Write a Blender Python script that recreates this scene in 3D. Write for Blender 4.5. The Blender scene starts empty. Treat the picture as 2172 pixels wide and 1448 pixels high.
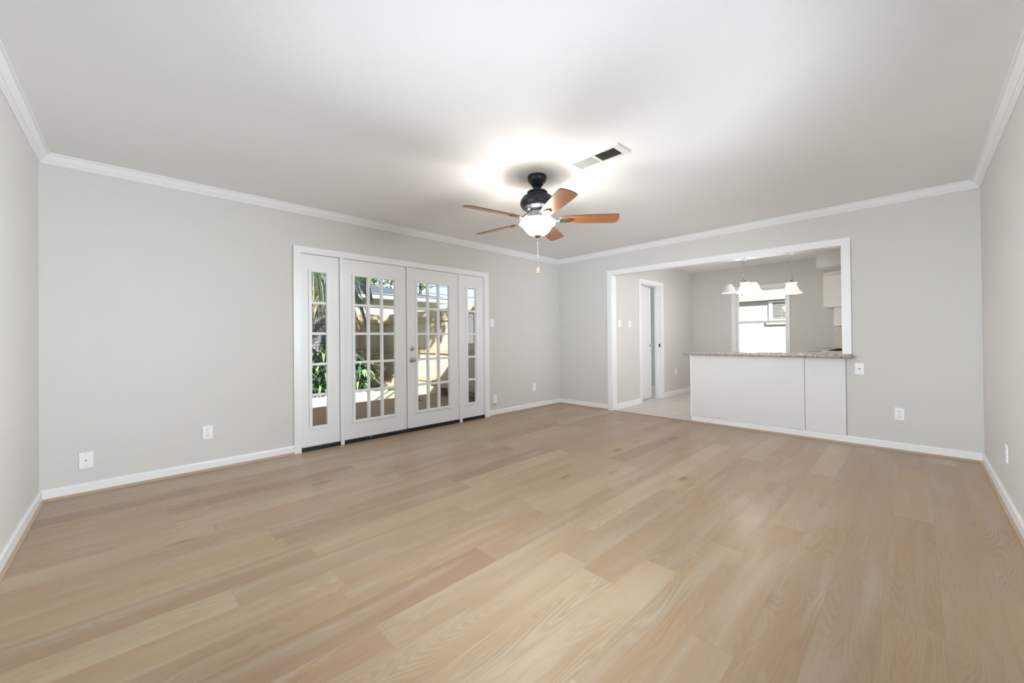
import bpy, bmesh, math, random
from mathutils import Vector, Matrix
random.seed(7)
S = bpy.context.scene
COL = S.collection
R = math.radians

# ------------------------------------------------------------------ camera
yaw, pit, rol = 0.77014, 0.006, -0.00978
CAM = Vector((-5.25423, -4.25345, 1.10555))
F = Vector((math.sin(yaw)*math.cos(pit), math.cos(yaw)*math.cos(pit), math.sin(pit)))
Rr = Vector((math.cos(yaw), -math.sin(yaw), 0)); U = Rr.cross(F)
R2 = Rr*math.cos(rol)+U*math.sin(rol); U2 = -Rr*math.sin(rol)+U*math.cos(rol)
cam = bpy.data.objects.new('camera', bpy.data.cameras.new('camera')); COL.objects.link(cam)
cam.matrix_world = Matrix(((R2.x, U2.x, -F.x, CAM.x), (R2.y, U2.y, -F.y, CAM.y), (R2.z, U2.z, -F.z, CAM.z), (0, 0, 0, 1)))
cam.data.sensor_width = 36; cam.data.lens = 830.52/2172*36
cam.data.shift_y = -10.48/2172
cam.data.clip_start = .02; cam.data.clip_end = 200
S.camera = cam

# ------------------------------------------------------------------ exposure, sky, sun, fill lamps added behind the camera and in the kitchen
S.view_settings.view_transform = 'Standard'; S.view_settings.look = 'None'
S.view_settings.exposure = 0.06; S.view_settings.gamma = 1; S.view_settings.use_curve_mapping = False
S.cycles.use_denoising = True
S.cycles.max_bounces = 10; S.cycles.diffuse_bounces = 6; S.cycles.glossy_bounces = 4
S.cycles.transparent_max_bounces = 16; S.cycles.sample_clamp_indirect = 6
w = bpy.data.worlds.new('sky'); S.world = w; w.use_nodes = True
bg = w.node_tree.nodes['Background']; bg.inputs[0].default_value = (0.72, 0.86, 1.0, 1); bg.inputs[1].default_value = 1.35

def lamp(name, kind, loc, energy, color=(1, 1, 1), direction=None, size=None, sizey=None, radius=None, spread=180):
    l = bpy.data.lights.new(name, kind); l.energy = energy; l.color = color
    if kind == 'AREA':
        l.spread = R(spread); l.shape = 'RECTANGLE'; l.size = size; l.size_y = sizey
    if radius is not None:
        if kind == 'SUN': l.angle = radius
        else: l.shadow_soft_size = radius
    o = bpy.data.objects.new(name, l); COL.objects.link(o); o.location = loc
    if direction is not None:
        o.rotation_euler = Vector(direction).to_track_quat('-Z', 'Y').to_euler()
    return o
lamp('sun', 'SUN', (0, -5, 9), 23, (1.0, .95, .87), direction=(.75, 1, -.85), radius=R(.8))
FILL_TINT = (.86, .94, 1.0)  # bluish tint shared by the added fill lamps
lamp('fill_rear_left', 'AREA', (-5.66, -3.30, 1.35), 2.5, FILL_TINT, direction=(1, 0, -.25), size=1.05, sizey=1.5, spread=60)  # first of five fill lamps added to brighten the room from behind the camera
lamp('fill_rear_right', 'AREA', (-5.66, -2.20, 1.35), 25, FILL_TINT, direction=(1, -.52, -.06), size=1.05, sizey=1.5, spread=75)
lamp('fill_side_left', 'AREA', (-4.62, -4.60, 1.35), 5, FILL_TINT, direction=(.4, 1, -.5), size=.7, sizey=1.5, spread=80)
lamp('fill_side_middle', 'AREA', (-3.85, -4.60, 1.35), 19, FILL_TINT, direction=(1.08, 1, .10), size=.7, sizey=1.5, spread=58)
lamp('fill_side_right', 'AREA', (-3.04, -4.60, 1.35), 30, FILL_TINT, direction=(-.8, 1, -.05), size=.72, sizey=1.5, spread=75)
lamp('fill_kitchen', 'AREA', (.95, -3.72, 1.5), 18, (.96, .97, 1), direction=(0, 1, 0.15), size=1.4, sizey=1.0, spread=125)  # added fill for the kitchen, no window stands on that side

# ------------------------------------------------------------------ materials
def lin(c):
    c /= 255.0
    return c/12.92 if c <= .04045 else ((c+.055)/1.055)**2.4
def rgb(r, g, b): return (lin(r), lin(g), lin(b), 1)

class NT:
    def __init__(s, name):
        s.m = bpy.data.materials.new(name); s.m.use_nodes = True
        s.t = s.m.node_tree; s.b = s.t.nodes['Principled BSDF']; s.out = s.t.nodes['Material Output']
    def n(s, kind, **kw):
        nd = s.t.nodes.new(kind)
        for k, v in kw.items():
            if k.startswith('i_'):
                key = k[2:]; key = int(key) if key.isdigit() else key.replace('_', ' ')
                if isinstance(v, bpy.types.NodeSocket): s.t.links.new(v, nd.inputs[key])
                else: nd.inputs[key].default_value = v
            else: setattr(nd, k, v)
        return nd
    def math(s, op, a, b=None, c=None):
        nd = s.t.nodes.new('ShaderNodeMath'); nd.operation = op
        for i, v in enumerate((a, b, c)):
            if v is None: continue
            if isinstance(v, bpy.types.NodeSocket): s.t.links.new(v, nd.inputs[i])
            else: nd.inputs[i].default_value = v
        return nd.outputs[0]
    def mix(s, fac, a, b, mode='MIX'):
        nd = s.t.nodes.new('ShaderNodeMix'); nd.data_type = 'RGBA'; nd.blend_type = mode
        for i, v in ((0, fac), (6, a), (7, b)):
            if isinstance(v, bpy.types.NodeSocket): s.t.links.new(v, nd.inputs[i])
            else: nd.inputs[i].default_value = v
        return nd.outputs[2]
    def xyz(s, x, y, z):
        nd = s.t.nodes.new('ShaderNodeCombineXYZ')
        for i, v in enumerate((x, y, z)):
            if isinstance(v, bpy.types.NodeSocket): s.t.links.new(v, nd.inputs[i])
            else: nd.inputs[i].default_value = v
        return nd.outputs[0]
    def L(s, a, b): s.t.links.new(a, b)
    def coord(s): return s.n('ShaderNodeTexCoord').outputs['Object']
    def sep(s, v):
        nd = s.n('ShaderNodeSeparateXYZ'); s.L(v, nd.inputs[0]); return nd.outputs
    def bump(s, h, strength, dist):
        nd = s.n('ShaderNodeBump'); nd.inputs['Strength'].default_value = strength; nd.inputs['Distance'].default_value = dist
        s.L(h, nd.inputs['Height']); s.L(nd.outputs[0], s.b.inputs['Normal'])
def setp(b, rough=.5, metal=0, spec=.5):
    b.inputs['Roughness'].default_value = rough; b.inputs['Metallic'].default_value = metal
    b.inputs['Specular IOR Level'].default_value = spec

def paint(name, c, rough=.5, var=.02, bscale=None, bstr=.1, bdist=.001, metal=0, spec=.4):
    t = NT(name); setp(t.b, rough, metal, spec); co = t.coord()
    nz = t.n('ShaderNodeTexNoise', i_Vector=co, i_Scale=3.0, i_Detail=3.0)
    c2 = tuple(min(1, x*(1-var*2)) for x in c[:3])+(1,); c1 = tuple(min(1, x*(1+var*2)) for x in c[:3])+(1,)
    t.L(t.mix(nz.outputs[0], c2, c1), t.b.inputs['Base Color'])
    if bscale:
        n2 = t.n('ShaderNodeTexNoise', i_Vector=co, i_Scale=float(bscale), i_Detail=3.0)
        t.bump(n2.outputs[0], bstr, bdist)
    return t.m

M = {}
def wall_mat():
    t = NT('greige_wall_paint'); setp(t.b, .75, 0, .25); co = t.coord()
    t.b.inputs['Base Color'].default_value = rgb(210, 208, 204)
    n = t.n('ShaderNodeTexNoise', i_Vector=co, i_Scale=70.0, i_Detail=2.0)
    r = t.n('ShaderNodeValToRGB', i_Fac=n.outputs[0]); r.color_ramp.elements[0].position = .45; r.color_ramp.elements[1].position = .62
    t.bump(r.outputs[0], .14, .002); return t.m
def ceil_mat():
    t = NT('stippled_ceiling_paint'); setp(t.b, .8, 0, .3); co = t.coord()
    v = t.n('ShaderNodeTexNoise', i_Vector=co, i_Scale=110.0, i_Detail=2.0)
    v2 = t.n('ShaderNodeTexNoise', i_Vector=co, i_Scale=24.0, i_Detail=2.0)
    r = t.n('ShaderNodeValToRGB', i_Fac=v.outputs[0]); r.color_ramp.elements[0].position = .64; r.color_ramp.elements[1].position = .72
    h = t.math('ADD', t.math('MULTIPLY', r.outputs[0], 1.0), t.math('MULTIPLY', v2.outputs[0], .3))
    t.b.inputs['Base Color'].default_value = rgb(240, 241, 242)
    t.bump(h, .35, .003); return t.m
M['wall'] = wall_mat(); M['ceiling'] = ceil_mat()
M['trim'] = paint('white_semi_gloss_trim', rgb(236, 236, 237), .3, .004)
M['door'] = paint('white_door_paint', rgb(233, 234, 235), .35, .004)
M['panel'] = paint('white_bar_panel', rgb(222, 221, 219), .45, .01)
M['plastic'] = paint('white_plastic', rgb(240, 240, 242), .3, .004)
M['dark'] = paint('dark_slot', rgb(50, 48, 46), .6, .02)
M['rubber'] = paint('black_threshold', rgb(24, 24, 26), .45, .05)
M['nickel'] = paint('satin_nickel', rgb(190, 186, 180), .28, .02, metal=1)
M['chrome'] = paint('chrome_metal', rgb(205, 205, 205), .15, .01, metal=1)
M['bronze'] = paint('dark_bronze_metal', rgb(52, 55, 62), .36, .05, metal=.75)
M['fan_silver'] = paint('brushed_pewter', rgb(150, 150, 152), .3, .03, metal=.9)
M['blue'] = paint('blue_tape', rgb(60, 130, 200), .6)
M['cabinet'] = paint('cream_cabinet_paint', rgb(224, 220, 213), .4, .005)
M['wood_knob'] = paint('pale_wood_fob', rgb(222, 190, 150), .4, .05)
M['register'] = paint('vent_enamel', rgb(222, 222, 218), .4, .01)
M['louvre'] = paint('vent_louvre_enamel', rgb(196, 198, 192), .5, .01)
M['black'] = paint('matte_black', rgb(18, 17, 16), .8, .1)

def glass_mat():
    t = NT('clear_window_glass'); t.t.nodes.remove(t.b)
    tr = t.n('ShaderNodeBsdfTransparent'); tr.inputs[0].default_value = (.96, .97, .97, 1)
    gl = t.n('ShaderNodeBsdfGlossy'); gl.inputs['Roughness'].default_value = .02
    fr = t.n('ShaderNodeFresnel'); fr.inputs[0].default_value = 1.35
    mx = t.n('ShaderNodeMixShader'); t.L(fr.outputs[0], mx.inputs[0]); t.L(tr.outputs[0], mx.inputs[1]); t.L(gl.outputs[0], mx.inputs[2])
    t.L(mx.outputs[0], t.out.inputs[0]); return t.m
M['glass'] = glass_mat()

def plank_mat():
    t = NT('oak_plank_floor'); setp(t.b, .33, 0, .5); co = t.coord(); x, y, z = t.sep(co)
    W, Ln = .17, 1.22
    v = t.math('DIVIDE', t.math('ADD', y, 3.975), W); row = t.math('FLOOR', v); fy = t.math('FRACT', v)
    wn = t.n('ShaderNodeTexWhiteNoise', noise_dimensions='1D'); t.L(row, wn.inputs['W'])
    u = t.math('ADD', t.math('DIVIDE', x, Ln), t.math('MULTIPLY', wn.outputs[0], 7.31)); colm = t.math('FLOOR', u); fx = t.math('FRACT', u)
    w2 = t.n('ShaderNodeTexWhiteNoise', noise_dimensions='2D'); t.L(t.xyz(row, colm, 0), w2.inputs['Vector'])
    idv = w2.outputs[0]; idc = t.sep(w2.outputs[1])
    rp = t.n('ShaderNodeValToRGB', i_Fac=idv); e = rp.color_ramp.elements
    e[0].position = 0; e[0].color = rgb(154, 126, 104); e[1].position = 1; e[1].color = rgb(194, 176, 148)
    for p, c in ((.2, rgb(172, 146, 119)), (.4, rgb(170, 149, 127)), (.6, rgb(181, 156, 126)), (.8, rgb(177, 155, 128))):
        q = e.new(p); q.color = c
    base = rp.outputs[0]
    ox = t.math('ADD', x, t.math('MULTIPLY', idv, 41.0)); oy = t.math('ADD', y, t.math('MULTIPLY', idc[0], 23.0))
    # broad tonal drift along a board
    n1 = t.n('ShaderNodeTexNoise', i_Vector=t.xyz(t.math('MULTIPLY', ox, .9), t.math('MULTIPLY', oy, 5.0), 0), i_Scale=1.6, i_Detail=2.0)
    r1 = t.n('ShaderNodeValToRGB', i_Fac=n1.outputs[0]); r1.color_ramp.elements[0].position = .3; r1.color_ramp.elements[1].position = .7
    c = t.mix(t.math('MULTIPLY', r1.outputs[0], .55), base, rgb(168, 134, 101))
    n1b = t.n('ShaderNodeTexNoise', i_Vector=t.xyz(t.math('MULTIPLY', ox, .7), t.math('MULTIPLY', oy, 7.0), 5), i_Scale=1.6, i_Detail=1.0)
    r1b = t.n('ShaderNodeValToRGB', i_Fac=n1b.outputs[0]); r1b.color_ramp.elements[0].position = .5; r1b.color_ramp.elements[1].position = .72
    c = t.mix(t.math('MULTIPLY', r1b.outputs[0], .5), c, rgb(186, 171, 154))
    # cathedral grain : contour lines of a stretched noise
    n2 = t.n('ShaderNodeTexNoise', i_Vector=t.xyz(t.math('MULTIPLY', ox, .75), t.math('MULTIPLY', oy, 6.5), 0), i_Scale=1.0, i_Detail=1.5, i_Distortion=.2)
    ln = t.math('SINE', t.math('MULTIPLY', n2.outputs[0], 230.0))
    ln = t.math('MULTIPLY', t.math('ADD', ln, 1.0), .5)
    nm = t.n('ShaderNodeTexNoise', i_Vector=t.xyz(ox, t.math('MULTIPLY', oy, 3.0), 9), i_Scale=1.2)
    mk = t.n('ShaderNodeValToRGB', i_Fac=nm.outputs[0]); mk.color_ramp.elements[0].position = .4; mk.color_ramp.elements[1].position = .65
    c = t.mix(t.math('MULTIPLY', t.math('MULTIPLY', ln, mk.outputs[0]), .34), c, rgb(140, 110, 84))
    # fine pores
    n3 = t.n('ShaderNodeTexNoise', i_Vector=t.xyz(t.math('MULTIPLY', ox, 6.0), t.math('MULTIPLY', oy, 160.0), 0), i_Scale=1.0, i_Detail=3.0)
    c = t.mix(t.math('MULTIPLY', t.math('SUBTRACT', n3.outputs[0], .35), .5), c, rgb(148, 122, 96))
    # knots
    vo = t.n('ShaderNodeTexVoronoi', i_Vector=t.xyz(t.math('MULTIPLY', ox, 1.15), t.math('MULTIPLY', oy, 2.6), 0), i_Scale=1.0)
    nk = t.n('ShaderNodeTexNoise', i_Vector=co, i_Scale=25.0)
    dk = t.math('ADD', vo.outputs['Distance'], t.math('MULTIPLY', t.math('SUBTRACT', nk.outputs[0], .5), .08))
    kr = t.n('ShaderNodeValToRGB', i_Fac=dk); kr.color_ramp.elements[0].position = .015; kr.color_ramp.elements[0].color = (.75, .75, .75, 1)
    kr.color_ramp.elements[1].position = .125; kr.color_ramp.elements[1].color = (0, 0, 0, 1)
    c = t.mix(kr.outputs[0], c, rgb(118, 80, 50))
    # joints
    ey = t.math('MINIMUM', fy, t.math('SUBTRACT', 1.0, fy)); ex = t.math('MINIMUM', fx, t.math('SUBTRACT', 1.0, fx))
    j = t.math('MAXIMUM', t.math('LESS_THAN', ey, .006), t.math('LESS_THAN', ex, .0009))
    c = t.mix(t.math('MULTIPLY', j, .22), c, rgb(120, 95, 72))
    t.L(c, t.b.inputs['Base Color'])
    rr = t.math('ADD', .28, t.math('MULTIPLY', n3.outputs[0], .12)); t.L(rr, t.b.inputs['Roughness'])
    t.bump(t.math('MULTIPLY', j, -1.0), .05, .0006)
    return t.m
M['plank'] = plank_mat()

def simple_wood(name, c1, c2, axis=0, scale=1.0, rough=.6, planks=None):
    """streaky wood; planks=(axis, width) adds board tones and gaps"""
    t = NT(name); setp(t.b, rough, 0, .4); co = t.coord(); s = list(t.sep(co))
    v = [t.math('MULTIPLY', s[i], (1.5 if i == axis else 28.0)*scale) for i in range(3)]
    n = t.n('ShaderNodeTexNoise', i_Vector=t.xyz(*v), i_Scale=1.0, i_Detail=3.0)
    c = t.mix(n.outputs[0], c1, c2)
    if planks:
        ax, wd = planks; u = t.math('DIVIDE', s[ax], wd); row = t.math('FLOOR', u); f = t.math('FRACT', u)
        wn = t.n('ShaderNodeTexWhiteNoise', noise_dimensions='1D'); t.L(row, wn.inputs['W'])
        c = t.mix(t.math('MULTIPLY', wn.outputs[0], .45), c, tuple(k*.55 for k in c1[:3])+(1,))
        c = t.mix(t.math('LESS_THAN', f, .06), c, tuple(k*.2 for k in c1[:3])+(1,))
    t.L(c, t.b.inputs['Base Color']); return t.m
M['shoe'] = simple_wood('oak_shoe_moulding', rgb(168, 144, 122), rgb(186, 163, 140), 0, rough=.4)
M['blade'] = simple_wood('walnut_fan_blade', rgb(148, 97, 61), rgb(180, 124, 80), 0, 1.2, .3)
M['blade_edge'] = paint('dark_blade_edge', rgb(70, 45, 32), .5)
M['deck'] = simple_wood('weathered_deck_boards', rgb(120, 92, 68), rgb(150, 120, 92), 1, 1, .7, planks=(1, .14))
M['deck'] = simple_wood('weathered_deck_boards', rgb(128, 98, 74), rgb(158, 126, 98), 0, 1, .7, planks=(1, .14))
M['fence'] = simple_wood('grey_cedar_fence', rgb(140, 128, 112), rgb(176, 164, 146), 2, .8, .8)
M['fence_rail'] = simple_wood('fence_rail_wood', rgb(130, 110, 88), rgb(165, 142, 116), 1, .8, .8)

def tile_mat():
    t = NT('beige_ceramic_tile'); setp(t.b, .3, 0, .5); co = t.coord(); x, y, z = t.sep(co)
    a = t.math('DIVIDE', t.math('SUBTRACT', x, .30), .393); b = t.math('DIVIDE', t.math('ADD', y, 1.705), .393)
    fa, fb = t.math('FRACT', a), t.math('FRACT', b)
    g = t.math('MAXIMUM', t.math('LESS_THAN', fa, .018), t.math('LESS_THAN', fb, .018))
    n = t.n('ShaderNodeTexNoise', i_Vector=co, i_Scale=6.0, i_Detail=4.0)
    c = t.mix(n.outputs[0], rgb(202, 194, 188), rgb(222, 214, 207))
    t.L(t.mix(g, c, rgb(165, 156, 150)), t.b.inputs['Base Color']); return t.m
M['tile'] = tile_mat()
def granite_mat():
    t = NT('speckled_granite'); setp(t.b, .15, 0, .5); co = t.coord()
    v = t.n('ShaderNodeTexVoronoi', i_Vector=co, i_Scale=150.0)
    v2 = t.n('ShaderNodeTexNoise', i_Vector=co, i_Scale=60.0, i_Detail=3.0)
    r = t.n('ShaderNodeValToRGB', i_Fac=t.sep(v.outputs['Color'])[0]); e = r.color_ramp.elements; r.color_ramp.interpolation = 'CONSTANT'
    e[0].position = 0; e[0].color = rgb(96, 88, 84); e[1].position = .85; e[1].color = rgb(226, 222, 218)
    for p, c in ((.18, rgb(150, 143, 138)), (.4, rgb(186, 181, 176)), (.65, rgb(168, 152, 142))):
        q = e.new(p); q.color = c
    t.L(t.mix(t.math('MULTIPLY', v2.outputs[0], .4), r.outputs[0], rgb(190, 186, 182)), t.b.inputs['Base Color']); return t.m
M['granite'] = granite_mat()
def marble_mat():
    t = NT('tumbled_stone_backsplash'); setp(t.b, .5, 0, .4); co = t.coord()
    n = t.n('ShaderNodeTexNoise', i_Vector=co, i_Scale=9.0, i_Detail=5.0)
    t.L(t.mix(n.outputs[0], rgb(205, 192, 182), rgb(236, 228, 220)), t.b.inputs['Base Color']); return t.m
M['marble'] = marble_mat()
def glow(name, c, strength, base=(240, 235, 225)):
    t = NT(name); setp(t.b, .35, 0, .4); co = t.coord()
    n = t.n('ShaderNodeTexNoise', i_Vector=co, i_Scale=14.0, i_Detail=4.0, i_Distortion=1.2)
    t.L(t.mix(n.outputs[0], rgb(*base), rgb(250, 248, 244)), t.b.inputs['Base Color'])
    t.b.inputs['Emission Color'].default_value = rgb(*c)
    t.b.inputs['Emission Strength'].default_value = strength; return t.m
M['bulb_glass'] = glow('lit_bulb_glass', (255, 236, 210), 4.0)
def bowl_mat():
    t = NT('lit_frosted_bowl_glass'); setp(t.b, .3, 0, .4)
    t.b.inputs['Base Color'].default_value = rgb(245, 242, 236)
    t.b.inputs['Emission Color'].default_value = rgb(255, 250, 240); t.b.inputs['Emission Strength'].default_value = 10.0
    tr = t.n('ShaderNodeBsdfTransparent'); tr.inputs[0].default_value = (1, .985, .96, 1)
    mx = t.n('ShaderNodeMixShader'); mx.inputs[0].default_value = .30
    t.L(tr.outputs[0], mx.inputs[1]); t.L(t.b.outputs[0], mx.inputs[2])
    mx.inputs[0].default_value = .42
    t.L(mx.outputs[0], t.out.inputs[0]); return t.m
M['bowl_glass'] = bowl_mat()
M['shade_lit'] = glow('lit_alabaster_glass', (255, 226, 196), .42)
M['shade_unlit'] = glow('unlit_alabaster_glass', (255, 250, 244), 0.0, (214, 214, 210))
M['shade_lit2'] = glow('lit_alabaster_glass_chandelier', (255, 222, 190), .30)
def brick_mat():
    t = NT('white_painted_brick'); setp(t.b, .8, 0, .2); co = t.coord(); x, y, z = t.sep(co)
    b = t.n('ShaderNodeTexBrick', i_Vector=t.xyz(y, z, 0), i_Scale=1.0)
    b.inputs['Color1'].default_value = rgb(172, 171, 168); b.inputs['Color2'].default_value = rgb(176, 175, 172); b.inputs['Mortar'].default_value = rgb(166, 165, 162)
    b.inputs['Mortar Size'].default_value = .008; b.inputs['Brick Width'].default_value = .22; b.inputs['Row Height'].default_value = .075
    t.L(b.outputs[0], t.b.inputs['Base Color']); return t.m
M['brick'] = brick_mat()
def siding_mat():
    t = NT('grey_shingle_siding'); setp(t.b, .8, 0, .2); co = t.coord(); x, y, z = t.sep(co)
    b = t.n('ShaderNodeTexBrick', i_Vector=t.xyz(x, z, 0), i_Scale=1.0)
    b.inputs['Color1'].default_value = rgb(96, 98, 103); b.inputs['Color2'].default_value = rgb(104, 106, 111); b.inputs['Mortar'].default_value = rgb(52, 52, 54)
    b.inputs['Mortar Size'].default_value = .008; b.inputs['Brick Width'].default_value = .30; b.inputs['Row Height'].default_value = .25
    t.L(b.outputs[0], t.b.inputs['Base Color']); return t.m
M['siding'] = siding_mat()
M['house_wall'] = paint('beige_board_wall', rgb(142, 136, 128), .8, .06)
M['fascia'] = paint('pale_fascia_paint', rgb(156, 164, 172), .6, .03)
M['eave'] = paint('pale_green_eave_paint', rgb(140, 143, 134), .6, .02)
M['roof'] = paint('asphalt_shingles', rgb(58, 62, 76), .9, .25, 30, .6, .01)
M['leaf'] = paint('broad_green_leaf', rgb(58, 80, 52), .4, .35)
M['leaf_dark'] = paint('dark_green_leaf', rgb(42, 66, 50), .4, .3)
M['leaf_bright'] = paint('pale_green_leaf', rgb(94, 118, 74), .5, .3)  # lighter green for some leaves and the grass tufts
M['frond'] = paint('green_palm_frond', rgb(74, 90, 72), .5, .3)
M['frond_dead'] = paint('dry_palm_frond', rgb(150, 134, 108), .7, .3)
M['trunk'] = paint('palm_bark', rgb(62, 56, 50), .9, .3, 30, .8, .02)
M['bush'] = paint('tree_leaves', rgb(84, 122, 62), .6, .4)
M['dry_leaf'] = paint('dry_brown_leaf', rgb(112, 72, 44), .8, .2)
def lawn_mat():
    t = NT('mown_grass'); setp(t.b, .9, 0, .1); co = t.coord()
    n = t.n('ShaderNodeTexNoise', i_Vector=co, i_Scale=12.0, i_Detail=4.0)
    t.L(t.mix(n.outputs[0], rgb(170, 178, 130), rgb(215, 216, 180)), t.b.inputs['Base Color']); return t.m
M['lawn'] = lawn_mat()
M['soil'] = paint('mulch_soil', rgb(96, 84, 70), .9, .3)

# ------------------------------------------------------------------ mesh builder
class MB:
    def __init__(s): s.bm = bmesh.new()
    def box(s, a, b, bev=0, rot=None, mid=None):
        lo = [min(a[i], b[i]) for i in range(3)]; hi = [max(a[i], b[i]) for i in range(3)]
        vs = [s.bm.verts.new((x, y, z)) for x in (lo[0], hi[0]) for y in (lo[1], hi[1]) for z in (lo[2], hi[2])]
        fs = [s.bm.faces.new([vs[i] for i in f]) for f in ((0, 1, 3, 2), (4, 6, 7, 5), (0, 4, 5, 1), (2, 3, 7, 6), (0, 2, 6, 4), (1, 5, 7, 3))]
        if bev:
            es = list({e for f in fs for e in f.edges})
            r = bmesh.ops.bevel(s.bm, geom=es, offset=bev, segments=2, affect='EDGES', profile=.5)
            vs = list({v for f in r['faces'] for v in f.verts} | {v for v in vs if v.is_valid})
        if rot is not None:
            c = Vector(mid) if mid else (Vector(lo)+Vector(hi))/2
            for v in vs: v.co = rot @ (v.co-c)+c
        return s
    def lathe(s, prof, c=(0, 0, 0), seg=40, closed=False, axis=None):
        rings = []
        for r, z in prof:
            rings.append([s.bm.verts.new((r*math.cos(2*math.pi*i/seg), r*math.sin(2*math.pi*i/seg), z)) for i in range(seg)] if r > 1e-6
                         else [s.bm.verts.new((0, 0, z))])
        allv = [v for g in rings for v in g]
        pairs = list(zip(rings[:-1], rings[1:]))
        if closed: pairs.append((rings[-1], rings[0]))
        for A, B in pairs:
            if len(A) == 1 and len(B) == 1: continue
            for i in range(seg):
                j = (i+1) % seg
                if len(A) == 1: s.bm.faces.new((A[0], B[j], B[i]))
                elif len(B) == 1: s.bm.faces.new((A[i], A[j], B[0]))
                else: s.bm.faces.new((A[i], A[j], B[j], B[i]))
        m = Matrix.Identity(3) if axis is None else Vector((0, 0, 1)).rotation_difference(Vector(axis)).to_matrix()
        for v in allv: v.co = m @ v.co+Vector(c)
        return s
    def tube(s, pts, r, seg=8):
        pts = [Vector(p) for p in pts]; rings = []
        for k, p in enumerate(pts):
            d = (pts[min(k+1, len(pts)-1)]-pts[max(k-1, 0)]).normalized()
            a = d.orthogonal().normalized() if k == 0 else (prev-d*prev.dot(d)).normalized()
            prev = a; b = d.cross(a); rr = r[k] if isinstance(r, (list, tuple)) else r
            rings.append([s.bm.verts.new(p+(a*math.cos(2*math.pi*i/seg)+b*math.sin(2*math.pi*i/seg))*rr) for i in range(seg)])
        for A, B in zip(rings[:-1], rings[1:]):
            for i in range(seg): s.bm.faces.new((A[i], A[(i+1) % seg], B[(i+1) % seg], B[i]))
        s.bm.faces.new(rings[0][::-1]); s.bm.faces.new(rings[-1]); return s
    def prism(s, pts, d):
        """polygon pts (3d) extruded by vector d"""
        A = [s.bm.verts.new(p) for p in pts]; B = [s.bm.verts.new(Vector(p)+Vector(d)) for p in pts]
        s.bm.faces.new(A[::-1]); s.bm.faces.new(B)
        for i in range(len(pts)):
            j = (i+1) % len(pts); s.bm.faces.new((A[i], A[j], B[j], B[i]))
        return s
    def leaf(s, base, direction, length, width, droop, segs=4, twist=0):
        """a curved, folded leaf with real width"""
        d = Vector(direction).normalized(); p = Vector(base); side = d.cross(Vector((0, 0, 1)))
        side = side.normalized() if side.length > 1e-3 else Vector((1, 0, 0))
        side = Matrix.Rotation(twist, 3, d) @ side
        prevs = None
        for k in range(segs+1):
            u = k/segs; wd = width*math.sin(math.pi*min(.97, max(.06, u*.93+.05)))*.5
            l = s.bm.verts.new(p+side*wd+Vector((0, 0, wd*.35))); m = s.bm.verts.new(p); r = s.bm.verts.new(p-side*wd+Vector((0, 0, wd*.35)))
            if prevs:
                s.bm.faces.new((prevs[0], l, m, prevs[1])); s.bm.faces.new((prevs[1], m, r, prevs[2]))
            prevs = (l, m, r)
            d = (d+Vector((0, 0, -droop/segs))).normalized(); p = p+d*(length/segs)
        return s
    def build(s, name, mat, parent=None, loc=None, smooth=False, **tags):
        bmesh.ops.recalc_face_normals(s.bm, faces=s.bm.faces)
        off = Vector((0, 0, 0))
        if parent is not None:
            q = parent
            while q is not None: off += q.location; q = q.parent
        elif loc is not None: off = Vector(loc)
        for v in s.bm.verts: v.co -= off
        me = bpy.data.meshes.new(name); s.bm.to_mesh(me); s.bm.free()
        for m in (mat if isinstance(mat, list) else [mat]): me.materials.append(M[m])
        if smooth:
            me.shade_smooth()
            try: me.set_sharp_from_angle(angle=R(40))
            except Exception: pass
        o = bpy.data.objects.new(name, me); COL.objects.link(o)
        if parent is not None: o.parent = parent
        elif loc is not None: o.location = off
        for k, v in tags.items(): o[k] = v
        return o

def thing(name, label, category, loc, group=None, kind=None, rotz=0):
    o = bpy.data.objects.new(name, None); COL.objects.link(o); o.location = loc; o.rotation_euler = (0, 0, rotz)
    o.empty_display_size = .1
    if label: o['label'] = label
    if category: o['category'] = category
    if group: o['group'] = group
    if kind: o['kind'] = kind
    return o
ST = dict(kind='structure')
def struct(name, loc): return thing(name, None, None, loc, kind='structure')

# ------------------------------------------------------------------ room shell
H = 2.44; LA = 5.722; LB = 4.654; T = .12
AX0, AX1, AZ = -4.065, -1.66, 1.995        # french door opening in the north wall
BY0, BY1 = -1.03, -3.735                    # opening in the east wall
KX, KY = 3.15, -3.76

MB().box((-LA-.1, -LB-.1, -.08), (0.0, .02, 0)).build('floor', 'plank', **ST)
MB().box((0.0, KY, -.08), (KX+.1, .15, -.001)).build('floor_kitchen', 'tile', **ST)
MB().box((-LA-.12, -LB-.12, H), (T-.001, T, H+.08)).build('ceiling', 'ceiling', **ST)
MB().box((T, KY-.12, H), (KX+.12, T, H+.08)).build('ceiling_kitchen', 'ceiling', **ST)
m = MB(); m.box((-LA-T, 0, -.08), (AX0, T, H)); m.box((AX1, 0, -.08), (T, T, H)); m.box((AX0, 0, AZ), (AX1, T, H)); m.box((AX0, 0, -.08), (AX1, T, -.002))
m.build('wall_north', 'wall', **ST)
# east wall with the wide opening and the low bar wall; the header runs very slightly down to the right
m = MB(); prof = [(0, -.08), (BY0, -.08), (BY0, 2.078), (BY1, 2.054), (BY1, -.08), (-LB-T, -.08), (-LB-T, H), (0, H)]
m.prism([(0, y, z) for y, z in prof], (T, 0, 0))
m.build('wall_east', 'wall', **ST)
MB().box((0, -2.2, 0), (T, BY1, .876)).build('wall_bar', 'wall', **ST)
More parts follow.
